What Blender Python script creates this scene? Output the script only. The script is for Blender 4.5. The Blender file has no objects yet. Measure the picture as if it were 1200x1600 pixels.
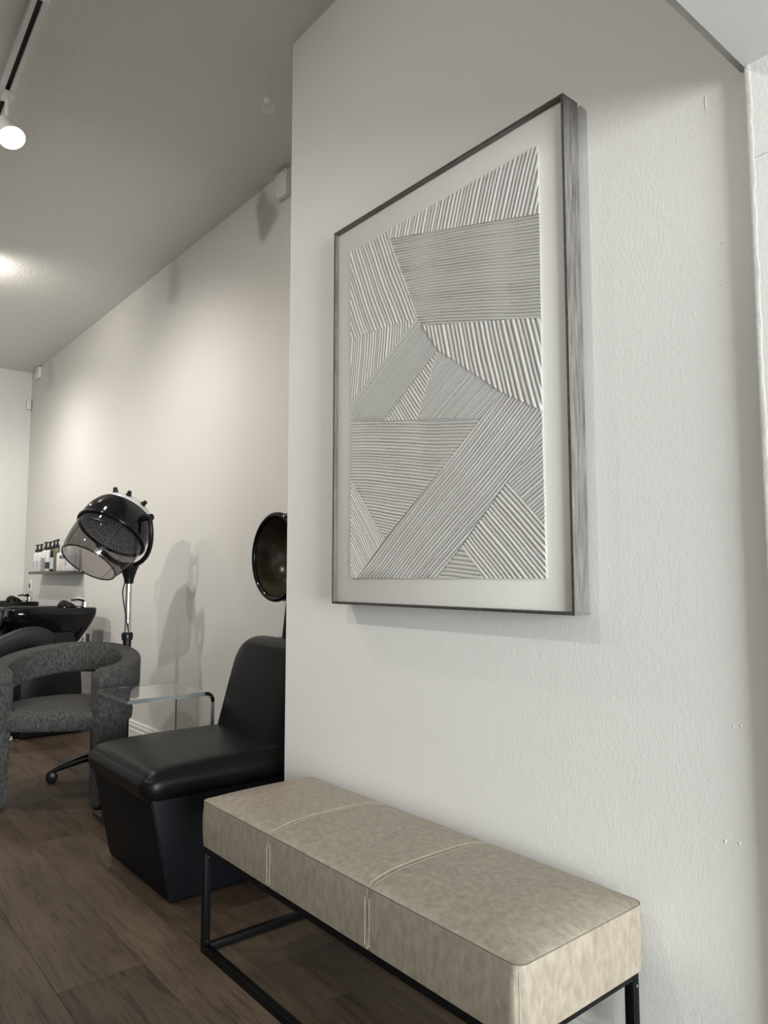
import bpy, bmesh, math, random
from mathutils import Vector, Matrix
random.seed(7)
S = bpy.context.scene
COL = S.collection
PI = math.pi
R_ = math.radians

# ------------------------------------------------------------------ camera
CAM_H = 1.15
cd = bpy.data.cameras.new('camera')
cam = bpy.data.objects.new('camera', cd); COL.objects.link(cam)
cd.sensor_fit = 'VERTICAL'; cd.sensor_height = 36.0; cd.sensor_width = 27.0
cd.lens = 1134 / 1600 * 36.0
cd.clip_start = 0.02
AZ, PITCH = R_(39.696), R_(5.04)
Fv = Vector((math.sin(AZ) * math.cos(PITCH), math.cos(AZ) * math.cos(PITCH), math.sin(PITCH)))
Rv = Vector((math.cos(AZ), -math.sin(AZ), 0)); Uv = Rv.cross(Fv)
M = Matrix((Rv, Uv, -Fv)).transposed().to_4x4(); M.translation = (0, 0, CAM_H)
cam.matrix_world = M
S.camera = cam

# ------------------------------------------------------------------ world, daylight, exposure
S.view_settings.view_transform = 'Standard'; S.view_settings.look = 'None'
S.view_settings.gamma = 1.0; S.view_settings.use_curve_mapping = False
S.view_settings.exposure = 0.5
W = bpy.data.worlds.new('world'); S.world = W; W.use_nodes = True
bg = W.node_tree.nodes['Background']; bg.inputs[0].default_value = (0.80, 0.88, 1.0, 1); bg.inputs[1].default_value = 1.0
WIN_Y = -4.2
def area_light(name, loc, rot, sx, sy, power, color):
    d = bpy.data.lights.new(name, 'AREA'); d.shape = 'RECTANGLE'; d.size = sx; d.size_y = sy
    d.energy = power; d.color = color
    o = bpy.data.objects.new(name, d); COL.objects.link(o); o.location = loc; o.rotation_euler = rot
    return o
# daylight entering through the shop-front window behind the camera
area_light('window_daylight', (0.05, WIN_Y - 0.06, 1.1), (R_(90), 0, 0), 2.6, 1.9, 440, (0.955, 0.975, 1.0))
TRACK_W = 40      # watts of one track spot

# ------------------------------------------------------------------ materials
def new_mat(name):
    m = bpy.data.materials.new(name); m.use_nodes = True
    nt = m.node_tree; return m, nt, nt.nodes['Principled BSDF']
def N(nt, kind, **kw):
    n = nt.nodes.new(kind)
    for k, v in kw.items(): setattr(n, k, v)
    return n
def coords(nt, scale=(1, 1, 1), kind='Object', rand=False):
    tc = N(nt, 'ShaderNodeTexCoord'); mp = N(nt, 'ShaderNodeMapping')
    mp.inputs['Scale'].default_value = scale
    nt.links.new(tc.outputs[kind], mp.inputs['Vector'])
    if rand:
        oi = N(nt, 'ShaderNodeObjectInfo'); mu = N(nt, 'ShaderNodeMath', operation='MULTIPLY'); mu.inputs[1].default_value = 37.0
        nt.links.new(oi.outputs['Random'], mu.inputs[0])
        nt.links.new(mu.outputs[0], mp.inputs['Location'])
        return mp, oi
    return mp
def noise(nt, vec, scale, detail=3, rough=0.5, dist=0.0):
    n = N(nt, 'ShaderNodeTexNoise'); n.inputs['Scale'].default_value = scale; n.inputs['Detail'].default_value = detail
    n.inputs['Roughness'].default_value = rough; n.inputs['Distortion'].default_value = dist
    nt.links.new(vec.outputs[0], n.inputs['Vector']); return n
def ramp(nt, src, stops):
    r = N(nt, 'ShaderNodeValToRGB')
    while len(r.color_ramp.elements) < len(stops): r.color_ramp.elements.new(0.5)
    for e, (p, c) in zip(r.color_ramp.elements, stops): e.position = p; e.color = (*c, 1)
    nt.links.new(src, r.inputs['Fac']); return r
def bump(nt, bs, height, strength, dist):
    b = N(nt, 'ShaderNodeBump'); b.inputs['Strength'].default_value = strength; b.inputs['Distance'].default_value = dist
    nt.links.new(height, b.inputs['Height']); nt.links.new(b.outputs[0], bs.inputs['Normal']); return b
def plain(name, col, rough=0.5, metal=0.0, spec=0.5, bmp=None, coat=0.0):
    m, nt, b = new_mat(name)
    b.inputs['Base Color'].default_value = (*col, 1); b.inputs['Roughness'].default_value = rough
    b.inputs['Metallic'].default_value = metal; b.inputs['Specular IOR Level'].default_value = spec
    b.inputs['Coat Weight'].default_value = coat
    if bmp:
        mp = coords(nt, bmp[3] if len(bmp) > 3 else (1, 1, 1)); n = noise(nt, mp, bmp[0], 3); bump(nt, b, n.outputs['Fac'], bmp[1], bmp[2])
    return m
def mottled(name, c1, c2, scale, rough=0.5, lo=0.35, hi=0.65, detail=4, stretch=(1, 1, 1), bmp=None, spec=0.5, rand=False):
    m, nt, b = new_mat(name)
    mp = coords(nt, stretch, rand=rand)
    if rand: mp = mp[0]
    n = noise(nt, mp, scale, detail, 0.6, 0.3); r = ramp(nt, n.outputs['Fac'], [(lo, c1), (hi, c2)])
    nt.links.new(r.outputs[0], b.inputs['Base Color']); b.inputs['Roughness'].default_value = rough
    b.inputs['Specular IOR Level'].default_value = spec
    if bmp:
        n2 = noise(nt, mp, bmp[0], 3); bump(nt, b, n2.outputs['Fac'], bmp[1], bmp[2])
    return m

MAT = {}
MAT['wall'] = plain('wall_paint', (0.78, 0.765, 0.735), 0.42, bmp=(175, 0.55, 0.0011, (1, 1, 0.65)))
MAT['wall_far'] = plain('wall_paint_smooth', (0.74, 0.72, 0.68), 0.5, bmp=(90, 0.2, 0.001))
MAT['ceiling'] = plain('ceiling_texture', (0.74, 0.725, 0.695), 0.45, bmp=(34, 0.6, 0.006))
MAT['wall_left'] = plain('bounce_cut_grey', (0.30, 0.295, 0.285), 0.6, bmp=(90, 0.2, 0.001))  # unseen wall, its grey chosen to cut bounce and reflections in the black chairs
MAT['soffit'] = plain('soffit_paint', (0.60, 0.60, 0.60), 0.5, bmp=(70, 0.2, 0.001, (0.3, 1.5, 1)))
MAT['trim'] = plain('white_trim', (0.80, 0.79, 0.76), 0.35)
MAT['bead'] = plain('chipped_corner_plaster', (0.74, 0.73, 0.70), 0.6, bmp=(90, 0.6, 0.002))
MAT['subfloor'] = plain('subfloor', (0.012, 0.009, 0.007), 0.9)
MAT['white_plastic'] = plain('white_plastic', (0.78, 0.77, 0.74), 0.35)
MAT['hook_white'] = plain('hook_white', (0.92, 0.92, 0.90), 0.25)
MAT['white_metal'] = plain('white_enamel', (0.80, 0.80, 0.78), 0.3)
MAT['black_slot'] = plain('black_slot', (0.01, 0.01, 0.01), 0.6)
MAT['black_metal'] = plain('black_powder_coat', (0.004, 0.004, 0.0045), 0.45, spec=0.12)
MAT['black_plastic'] = plain('black_plastic', (0.007, 0.007, 0.008), 0.32, spec=0.3)
MAT['black_gloss'] = plain('black_gloss', (0.004, 0.004, 0.0045), 0.08, spec=0.35)
MAT['black_rubber'] = plain('black_rubber', (0.012, 0.012, 0.013), 0.55)
MAT['chrome'] = plain('chrome', (0.78, 0.78, 0.78), 0.08, 1.0)
MAT['silver'] = plain('silver_paint', (0.55, 0.55, 0.56), 0.35, 0.2)
MAT['black_leather'] = plain('black_leather', (0.004, 0.004, 0.0045), 0.38, spec=0.18, bmp=(260, 0.18, 0.0012))
MAT['daylit_leather'] = plain('black_leather_daylit', (0.004, 0.0045, 0.0065), 0.5, spec=0.12, bmp=(260, 0.18, 0.0012))  # black leather with the blue of reflected daylight mixed into its colour
MAT['charcoal_leather'] = plain('charcoal_leather', (0.010, 0.010, 0.0125), 0.42, spec=0.35, bmp=(200, 0.2, 0.001))
MAT['taupe'] = mottled('taupe_leather', (0.215, 0.182, 0.140), (0.355, 0.306, 0.243), 72, 0.46, 0.28, 0.72, 7, (1, 0.8, 0.40), bmp=(300, 0.2, 0.0008))
MAT['thread'] = plain('cream_thread', (0.50, 0.45, 0.37), 0.7)
MAT['dark_thread'] = plain('brown_seam', (0.13, 0.11, 0.085), 0.8)
MAT['boucle'] = mottled('grey_chenille', (0.020, 0.020, 0.0195), (0.118, 0.115, 0.109), 130, 0.95, 0.30, 0.72, 7, (1, 1, 0.35), bmp=(240, 0.9, 0.004), spec=0.15)
MAT['canvas'] = plain('raw_canvas', (0.72, 0.70, 0.655), 0.8, bmp=(520, 0.35, 0.0008))
MAT['plaster'] = plain('ridged_plaster', (0.53, 0.515, 0.49), 0.55, bmp=(160, 0.25, 0.0008))
MAT['frame_wood'] = mottled('weathered_grey_wood', (0.065, 0.060, 0.054), (0.215, 0.203, 0.187), 130, 0.7, 0.3, 0.72, 7, (1, 1, 0.07), bmp=(90, 0.4, 0.001))
MAT['frame_wood_h'] = mottled('weathered_grey_wood_rail', (0.065, 0.060, 0.054), (0.215, 0.203, 0.187), 130, 0.7, 0.3, 0.72, 7, (1, 0.07, 1), bmp=(90, 0.4, 0.001))
MAT['frame_lip'] = mottled('dark_stained_lip', (0.030, 0.027, 0.024), (0.075, 0.068, 0.06), 50, 0.55, 0.35, 0.65, 4)
MAT['hood_inside'] = mottled('smoked_brown_bowl', (0.030, 0.024, 0.014), (0.075, 0.062, 0.040), 9, 0.22, 0.3, 0.7, 3)
MAT['grille'] = plain('grey_grille', (0.62, 0.62, 0.63), 0.45)
MAT['shelf'] = plain('dark_shelf', (0.045, 0.043, 0.041), 0.4)
MAT['amber'] = plain('cream_product', (0.62, 0.52, 0.38), 0.4)
MAT['bottle_white'] = plain('bottle_white', (0.74, 0.74, 0.73), 0.3)
MAT['bottle_grey'] = plain('bottle_grey', (0.30, 0.29, 0.28), 0.4)
MAT['bottle_black'] = plain('bottle_black', (0.012, 0.012, 0.014), 0.3)
MAT['bottle_olive'] = plain('bottle_olive', (0.16, 0.145, 0.09), 0.4)
MAT['label_pale'] = plain('label_pale', (0.58, 0.60, 0.61), 0.5)
MAT['label_dark'] = plain('label_dark', (0.03, 0.03, 0.045), 0.5)
MAT['label_grey'] = plain('label_grey', (0.20, 0.20, 0.21), 0.5)
MAT['print'] = plain('label_print', (0.10, 0.10, 0.11), 0.6)

def wood_mat():
    m, nt, b = new_mat('oak_plank')
    mp, oi = coords(nt, (1, 1, 1), rand=True)
    st = N(nt, 'ShaderNodeMapping'); st.inputs['Scale'].default_value = (9, 0.9, 9); nt.links.new(mp.outputs[0], st.inputs[0])
    n1 = noise(nt, st, 2.2, 8, 0.62, 1.3)
    st2 = N(nt, 'ShaderNodeMapping'); st2.inputs['Scale'].default_value = (120, 5, 120); nt.links.new(mp.outputs[0], st2.inputs[0])
    n2 = noise(nt, st2, 1.6, 5, 0.6, 0.4)
    st3 = N(nt, 'ShaderNodeMapping'); st3.inputs['Scale'].default_value = (5, 2.2, 5); nt.links.new(mp.outputs[0], st3.inputs[0])
    n3 = noise(nt, st3, 1.0, 3, 0.5)
    mx = N(nt, 'ShaderNodeMath', operation='MULTIPLY_ADD'); mx.inputs[1].default_value = 0.7
    nt.links.new(n2.outputs['Fac'], mx.inputs[0])
    m2 = N(nt, 'ShaderNodeMath', operation='MULTIPLY'); m2.inputs[1].default_value = 0.6; nt.links.new(n1.outputs['Fac'], m2.inputs[0])
    nt.links.new(m2.outputs[0], mx.inputs[2])
    k1 = N(nt, 'ShaderNodeMath', operation='MULTIPLY'); k1.inputs[1].default_value = 62.0; nt.links.new(n1.outputs['Fac'], k1.inputs[0])
    k2 = N(nt, 'ShaderNodeMath', operation='SINE'); nt.links.new(k1.outputs[0], k2.inputs[0])
    k3 = N(nt, 'ShaderNodeMath', operation='MULTIPLY_ADD'); k3.inputs[1].default_value = 0.035; nt.links.new(k2.outputs[0], k3.inputs[0]); nt.links.new(mx.outputs[0], k3.inputs[2])
    r = ramp(nt, k3.outputs[0], [(0.33, (0.010, 0.0066, 0.0044)), (0.50, (0.046, 0.0305, 0.020)), (0.68, (0.096, 0.067, 0.0447))])
    hs = N(nt, 'ShaderNodeHueSaturation')
    mr = N(nt, 'ShaderNodeMapRange'); mr.inputs['To Min'].default_value = 0.72; mr.inputs['To Max'].default_value = 1.22
    nt.links.new(oi.outputs['Random'], mr.inputs['Value'])
    mm = N(nt, 'ShaderNodeMath', operation='MULTIPLY'); mr3 = N(nt, 'ShaderNodeMapRange')
    mr3.inputs['From Min'].default_value = 0.3; mr3.inputs['From Max'].default_value = 0.7; mr3.inputs['To Min'].default_value = 0.72; mr3.inputs['To Max'].default_value = 1.2
    nt.links.new(n3.outputs['Fac'], mr3.inputs['Value']); nt.links.new(mr.outputs[0], mm.inputs[0]); nt.links.new(mr3.outputs[0], mm.inputs[1])
    nt.links.new(mm.outputs[0], hs.inputs['Value']); nt.links.new(r.outputs[0], hs.inputs['Color'])
    nt.links.new(hs.outputs[0], b.inputs['Base Color'])
    b.inputs['Roughness'].default_value = 0.5; b.inputs['Specular IOR Level'].default_value = 0.35
    bump(nt, b, n2.outputs['Fac'], 0.35, 0.0015)
    return m
MAT['wood'] = wood_mat()

def glass_mat(name, col, rough=0.0):
    m, nt, b = new_mat(name)
    b.inputs['Base Color'].default_value = (*col, 1); b.inputs['Roughness'].default_value = rough
    b.inputs['Transmission Weight'].default_value = 1.0; b.inputs['IOR'].default_value = 1.49
    return m
MAT['acrylic'] = glass_mat('clear_acrylic', (0.97, 0.985, 0.98))
MAT['lit_edge'] = plain('lit_acrylic_edge', (0.40, 0.425, 0.415), 0.2)  # pale colour stands in for light caught in the sheet's edges
MAT['lit_edge'].node_tree.nodes['Principled BSDF'].inputs['Transmission Weight'].default_value = 0.7
def film_mat(name, tint, gloss_rough=0.03, gloss=0.12):
    m = bpy.data.materials.new(name); m.use_nodes = True; nt = m.node_tree; nt.nodes.clear()
    out = N(nt, 'ShaderNodeOutputMaterial'); mix = N(nt, 'ShaderNodeMixShader'); t = N(nt, 'ShaderNodeBsdfTransparent'); g = N(nt, 'ShaderNodeBsdfGlossy')
    t.inputs[0].default_value = (*tint, 1); g.inputs['Roughness'].default_value = gloss_rough
    lw = N(nt, 'ShaderNodeLayerWeight'); lw.inputs[0].default_value = 0.5
    pw = N(nt, 'ShaderNodeMath', operation='POWER'); pw.inputs[1].default_value = 4.0; nt.links.new(lw.outputs['Facing'], pw.inputs[0])
    fr = N(nt, 'ShaderNodeMath', operation='MULTIPLY_ADD'); fr.inputs[1].default_value = 0.7; fr.inputs[2].default_value = 0.04; nt.links.new(pw.outputs[0], fr.inputs[0])
    nt.links.new(fr.outputs[0], mix.inputs[0]); nt.links.new(t.outputs[0], mix.inputs[1]); nt.links.new(g.outputs[0], mix.inputs[2]); nt.links.new(mix.outputs[0], out.inputs[0])
    return m
MAT['visor'] = film_mat('smoked_visor', (0.44, 0.425, 0.425))
MAT['visor_rim'] = film_mat('smoked_visor_rim', (0.35, 0.33, 0.33))
MAT['pane'] = film_mat('window_pane', (0.96, 0.98, 0.97))
def emit_mat(name, col, st):
    m = bpy.data.materials.new(name); m.use_nodes = True; nt = m.node_tree; nt.nodes.clear()
    out = N(nt, 'ShaderNodeOutputMaterial'); e = N(nt, 'ShaderNodeEmission'); e.inputs[0].default_value = (*col, 1); e.inputs[1].default_value = st
    nt.links.new(e.outputs[0], out.inputs[0]); return m
MAT['bulb'] = emit_mat('lamp_face', (1.0, 0.95, 0.87), 14)

# ------------------------------------------------------------------ mesh helpers
BASE = {}
class MB:
    def __init__(self): self.v = []; self.f = []
    def add(self, vs, fs):
        o = len(self.v); self.v += [Vector(p) for p in vs]; self.f += [[i + o for i in f] for f in fs]; return self
    def box(self, lo, hi):
        x0, y0, z0 = lo; x1, y1, z1 = hi
        return self.add([(x0,y0,z0),(x1,y0,z0),(x1,y1,z0),(x0,y1,z0),(x0,y0,z1),(x1,y0,z1),(x1,y1,z1),(x0,y1,z1)],
                        [(0,3,2,1),(4,5,6,7),(0,1,5,4),(1,2,6,5),(2,3,7,6),(3,0,4,7)])
    def prism(self, poly, axis, a, b):      # poly: 2D points; axis index extruded from a to b
        n = len(poly); vs = []
        for t in (a, b):
            for p in poly:
                q = list(p); q.insert(axis, t); vs.append(q)
        return self.add(vs, [list(range(n))[::-1], list(range(n, 2*n))] + [(i, (i+1) % n, n + (i+1) % n, n + i) for i in range(n)])
    def rings(self, rings, cap0=True, cap1=True, closed=False):
        n = len(rings[0]); vs = [p for r in rings for p in r]; fs = []
        m = len(rings)
        for k in range(m if closed else m - 1):
            a = k * n; b = ((k + 1) % m) * n
            for i in range(n):
                j = (i + 1) % n; fs.append((a + i, a + j, b + j, b + i))
        if not closed:
            if cap0: fs.append(list(range(n))[::-1])
            if cap1: fs.append(list(range((m-1)*n, m*n)))
        return self.add(vs, fs)
    def tube(self, pts, r, n=10, closed=False, flat=1.0):
        pts = [Vector(p) for p in pts]; rs = r if isinstance(r, (list, tuple)) else [r] * len(pts); rings = []
        m = len(pts); up = None
        for k in range(m):
            if closed: d = pts[(k+1) % m] - pts[k-1]
            else: d = pts[min(k+1, m-1)] - pts[max(k-1, 0)]
            d.normalize()
            if up is None:
                up = Vector((0, 0, 1)) if abs(d.z) < 0.9 else Vector((1, 0, 0))
            s = d.cross(up).normalized(); up = s.cross(d).normalized()
            rings.append([pts[k] + rs[k] * (math.cos(2*PI*i/n) * s + flat * math.sin(2*PI*i/n) * up) for i in range(n)])
        return self.rings(rings, closed=closed)
    def lathe(self, prof, org, axis, n=32, cap0=False, cap1=False, arc=2*PI):   # prof: (t along axis, radius)
        ax = Vector(axis).normalized(); u = ax.orthogonal().normalized(); w = ax.cross(u); org = Vector(org)
        rings = [[org + ax * t + r * (math.cos(2*PI*i/n) * u + math.sin(2*PI*i/n) * w) for i in range(n)] for t, r in prof]
        return self.rings(rings, cap0, cap1)
    def cyl(self, a, b, r, n=20, r2=None):
        a = Vector(a); b = Vector(b); ax = b - a
        return self.lathe([(0, r), (ax.length, r if r2 is None else r2)], a, ax, n, True, True)
    def build(self, name, mat, parent=None, bevel=0.0, seg=2, smooth=35, origin=None, weld=True):
        me = bpy.data.meshes.new(name)
        bm = bmesh.new(); vs = [bm.verts.new(p) for p in self.v]
        for f in self.f:
            try: bm.faces.new([vs[i] for i in f])
            except ValueError: pass
        if weld: bmesh.ops.remove_doubles(bm, verts=bm.verts, dist=1e-6)
        bmesh.ops.recalc_face_normals(bm, faces=bm.faces)
        if bevel:
            es = [e for e in bm.edges if len(e.link_faces) == 2 and e.calc_face_angle(0) > R_(28)]
            bmesh.ops.bevel(bm, geom=es, offset=bevel, segments=seg, affect='EDGES', profile=0.5, clamp_overlap=True)
        base = BASE.get(parent.name if parent else None, None)
        if base is None: base = Vector(origin) if origin else Vector((0, 0, 0))
        bmesh.ops.translate(bm, verts=bm.verts, vec=-base)
        bm.to_mesh(me); bm.free()
        if smooth:
            for p in me.polygons: p.use_smooth = True
            me.set_sharp_from_angle(angle=R_(smooth))
        me.materials.append(MAT[mat])
        o = bpy.data.objects.new(name, me); COL.objects.link(o)
        if parent: o.parent = parent
        else: o.location = base
        BASE[o.name] = base
        return o
def thing(name, loc, label, cat, group=None):
    o = bpy.data.objects.new(name, None); COL.objects.link(o); o.location = loc; o.empty_display_size = 0.1
    BASE[o.name] = Vector(loc); tag(o, label, cat, group); return o
def tag(o, label, cat, group=None):
    o['label'] = label; o['category'] = cat
    if group: o['group'] = group
    return o
def struct(o, label=None):
    o['kind'] = 'structure'
    if label: o['label'] = label
    return o
def sbox(name, lo, hi, mat, label=None, bevel=0.0):
    return struct(MB().box(lo, hi).build(name, mat, bevel=bevel), label)
def copy_tree(o, parent=None):
    c = o.copy(); COL.objects.link(c); c.parent = parent
    for ch in list(o.children): copy_tree(ch, c)
    return c
def smoothstep(a, b, x):
    t = max(0.0, min(1.0, (x - a) / (b - a))); return t * t * (3 - 2 * t)

# ------------------------------------------------------------------ the setting
XW, XF, YB, HC = 1.50, 1.975, 8.30, 3.322        # art wall, far wall, back wall, ceiling
YC, YH, ZS, XL = 2.392, 0.610, 2.194, -3.2        # art wall's end, header edge, soffit height, left wall
fl = sbox('floor', (XL, WIN_Y, -0.06), (XF + 0.1, YB + 0.1, -0.014), 'subfloor', 'dark brown wide oak plank floor')
wa = sbox('wall_art', (XW, YH, 0), (XF + 0.15, YC, HC), 'wall', 'white orange-peel painted wall that carries the framed relief')
sbox('wall_far', (XF, YC, 0), (XF + 0.15, YB, HC), 'wall_far', 'long pale wall behind the dryers and basins')
sbox('wall_back', (XL, YB, 0), (XF + 0.15, YB + 0.15, HC), 'wall_far', 'pale wall at the far end of the salon')
sbox('wall_left', (XL - 0.15, WIN_Y, 0), (XL, YB + 0.15, HC), 'wall_left', 'grey side wall opposite the art')
sbox('ceiling', (XL - 0.15, YH, HC), (XF + 0.15, YB + 0.15, HC + 0.12), 'ceiling', 'textured off-white ceiling')
sbox('trim_1', (XL, WIN_Y, ZS), (XF + 0.15, YH, HC + 0.12), 'soffit', 'dropped soffit over the shop front')
sbox('trim_2', (XL, YH, ZS + 0.016), (XW, YH + 0.022, HC), 'soffit', 'set-back edge of the soffit')
wr = struct(MB().box((1.474, WIN_Y, 0), (XF + 0.15, YH, ZS)).build('wall_right', 'wall'), 'white painted pier beside the art wall')
MB().box((1.470, WIN_Y, 0.0), (1.474, YH - 0.004, 1.9915)).build('panel', 'wall', wr)
MB().box((1.470, WIN_Y, 1.993), (1.474, YH - 0.004, ZS)).build('panel', 'wall', wr)
# chipped corner bead running down the pier's edge
mb = MB(); rings = []
for k in range(90):
    z = ZS * k / 89; j = random.uniform(-0.0004, 0.0004); w = 0.011 + random.uniform(-0.0015, 0.0015)
    rings.append([(1.4695, YH - w, z), (1.4688 + j, YH - 0.004, z), (1.4705 + j, YH + 0.0004, z), (1.476, YH + 0.0006, z), (1.476, YH - w, z)])
struct(mb.rings(rings).build('trim_3', 'bead', smooth=60), 'chipped white corner bead on the pier edge')
# filled nail holes standing proud of the paint
for y, z, h in ((0.728, 0.616, 0.005), (0.699, 0.620, 0.005), (0.673, 0.619, 0.005), (0.673, 0.587, 0.004), (0.684, 1.854, 0.003), (0.689, 1.775, 0.003), (0.707, 2.182, 0.022), (0.702, 0.847, 0.003), (0.687, 0.850, 0.003)):
    MB().rings([[(XW - 0.0016 * (1 - q * q) + 0.0001, y + 0.0026 * q * math.cos(2*PI*i/12), z + h * q * math.sin(2*PI*i/12)) for i in range(12)] for q in (1.0, 0.8, 0.5, 0.2)]).build('paint_bump', 'wall', wa, smooth=80)
# shop-front window wall behind the camera
mb = MB(); mb.box((XL, WIN_Y - 0.15, 0), (-1.3, WIN_Y, HC)); mb.box((1.4, WIN_Y - 0.15, 0), (XF + .15, WIN_Y, HC))
mb.box((-1.3, WIN_Y - 0.15, 0), (1.4, WIN_Y, 0.12)); mb.box((-1.3, WIN_Y - 0.15, 2.1), (1.4, WIN_Y, HC))
struct(mb.build('wall_front', 'wall_far'), 'shop-front wall with the window')
win = struct(MB().box((-1.3, WIN_Y - 0.05, 0.12), (1.4, WIN_Y - 0.01, 0.16)).box((-1.3, WIN_Y - 0.05, 2.06), (1.4, WIN_Y - 0.01, 2.1)).build('window_1', 'black_metal'), 'wide shop-front window in a black frame')
for x in (-1.3, -0.413, 0.473, 1.36): MB().box((x, WIN_Y - 0.05, 0.16), (x + 0.04, WIN_Y - 0.01, 2.06)).build('mullion', 'black_metal', win)
for x in (-1.26, -0.373, 0.513): MB().box((x, WIN_Y - 0.034, 0.16), (x + 0.847, WIN_Y - 0.030, 2.06)).build('pane', 'pane', win)
# baseboards: stepped profile
def baseboard(name, x, y0, y1, label):
    prof = [(0, 0), (0, 0.138), (-0.006, 0.138), (-0.010, 0.130), (-0.010, 0.118), (-0.014, 0.112), (-0.014, 0.098), (-0.010, 0.094), (-0.012, 0.086), (-0.016, 0.082), (-0.016, 0)]
    return struct(MB().prism([(x + a, b) for a, b in prof], 1, y0, y1).build(name, 'trim', smooth=0), label)
baseboard('baseboard_far', XF, YC + 0.001, YB, 'white stepped baseboard under the dryer wall')
baseboard('baseboard_art', XW, YH + 0.002, YC, 'white stepped baseboard under the art wall')
# floor planks
PW = 0.246; rows = range(-16, 6); cache = {}
off = {}
for k in rows:
    x0 = 0.655 + k * PW; x1 = min(x0 + PW, XF); x0c = max(x0, XL)
    if x1 - x0c < 0.02: continue
    if k == 0: y = 2.207 - 4 * 2.1
    elif k == 1: y = 3.46 - 5 * 2.1
    elif k == 2: y = 1.70 - 4 * 2.1
    elif k == -1: y = 1.15 - 3 * 2.1
    else: y = WIN_Y - random.uniform(0.1, 2.0)
    while y < YB:
        a, b = max(y, WIN_Y), min(y + 2.1, YB); y += 2.1
        if b - a < 0.05: continue
        key = (round(x1 - x0c, 3), round(b - a, 3))
        if key not in cache:
            hw, hl = key[0] / 2 - 0.0004, key[1] / 2 - 0.0004
            o = MB().box((-hw, -hl, -0.014), (hw, hl, 0)).build('plank', 'wood', bevel=0.0009, seg=1, smooth=0)
            cache[key] = o.data; o.parent = fl
        else:
            o = bpy.data.objects.new('plank', cache[key]); COL.objects.link(o); o.parent = fl
        o.location = ((x0c + x1) / 2, (a + b) / 2, 0)

# ------------------------------------------------------------------ framed relief art
AY0, AY1, AZ0, AZ1 = 1.027, 1.994, 1.058, 2.345
art = thing('framed_art', (1.49, (AY0 + AY1) / 2, AZ0), 'large framed canvas of comb-ridged grey plaster shapes in a weathered wood frame', 'wall art')
XFr, XBk, T = 1.430, 1.490, 0.0065
MB().box((1.442, AY0 + 0.007, AZ0 + 0.007), (1.485, AY1 - 0.007, AZ1 - 0.007)).build('canvas', 'canvas', art, bevel=0.002)
for nm, lo, hi, m in (('frame_rail', (XFr, AY0, AZ1 - T), (XBk, AY1, AZ1), 'frame_wood_h'), ('frame_rail', (XFr, AY0, AZ0), (XBk, AY1, AZ0 + T), 'frame_wood_h'),
                      ('frame_stile', (XFr, AY0, AZ0 + T), (XBk, AY0 + T, AZ1 - T), 'frame_wood'), ('frame_stile', (XFr, AY1 - T, AZ0 + T), (XBk, AY1, AZ1 - T), 'frame_wood')):
    fr = MB().box(lo, hi).build(nm, m, art, bevel=0.0008, seg=1)
    l2, h2 = list(lo), list(hi); l2[0] = XFr - 0.0015; h2[0] = XFr
    MB().box(l2, h2).build('front_lip', 'frame_lip', fr)
for y in (AY0 + 0.2, AY1 - 0.2): MB().box((1.489, y - 0.02, AZ1 - 0.06), (1.4995, y + 0.02, AZ1 - 0.03)).build('hanger', 'black_metal', art)
# each region: polygon (Y, Z), ridge angle in degrees (direction measured in (-Y, Z)), pitch
REG = [
 ([(1.717,2.250),(1.112,2.252),(1.112,2.069),(1.704,2.221)], 70, 0.0140),
 ([(1.906,2.250),(1.717,2.250),(1.575,1.927),(1.905,1.945)], 114, 0.0135),
 ([(1.704,2.221),(1.112,2.069),(1.113,1.797),(1.550,1.894),(1.575,1.927)], -13.5, 0.0085),
 ([(1.550,1.894),(1.113,1.797),(1.115,1.560),(1.244,1.632),(1.485,1.806)], 104, 0.0150),
 ([(1.905,1.945),(1.575,1.927),(1.902,1.727)], 84, 0.0125),
 ([(1.902,1.727),(1.575,1.927),(1.550,1.894),(1.485,1.806),(1.727,1.636),(1.902,1.664)], 32, 0.0063),
 ([(1.485,1.806),(1.577,1.614),(1.727,1.636)], 128, 0.0110),
 ([(1.485,1.806),(1.244,1.632),(1.311,1.571),(1.577,1.614)], 34.5, 0.0078),
 ([(1.902,1.664),(1.311,1.571),(1.730,1.266),(1.902,1.465)], -8.5, 0.0095),
 ([(1.865,1.144),(1.244,1.632),(1.115,1.560),(1.115,1.503),(1.494,1.144)], 38.5, 0.0105),
 ([(1.115,1.503),(1.229,1.393),(1.113,1.275)], 33, 0.0098),
 ([(1.229,1.393),(1.113,1.275),(1.112,1.144),(1.318,1.144),(1.397,1.229)], 134, 0.0118),
 ([(1.397,1.229),(1.318,1.144),(1.494,1.144)], -3, 0.0120),
 ([(1.902,1.465),(1.730,1.266),(1.865,1.144),(1.902,1.144)], 130, 0.0092)]
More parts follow.
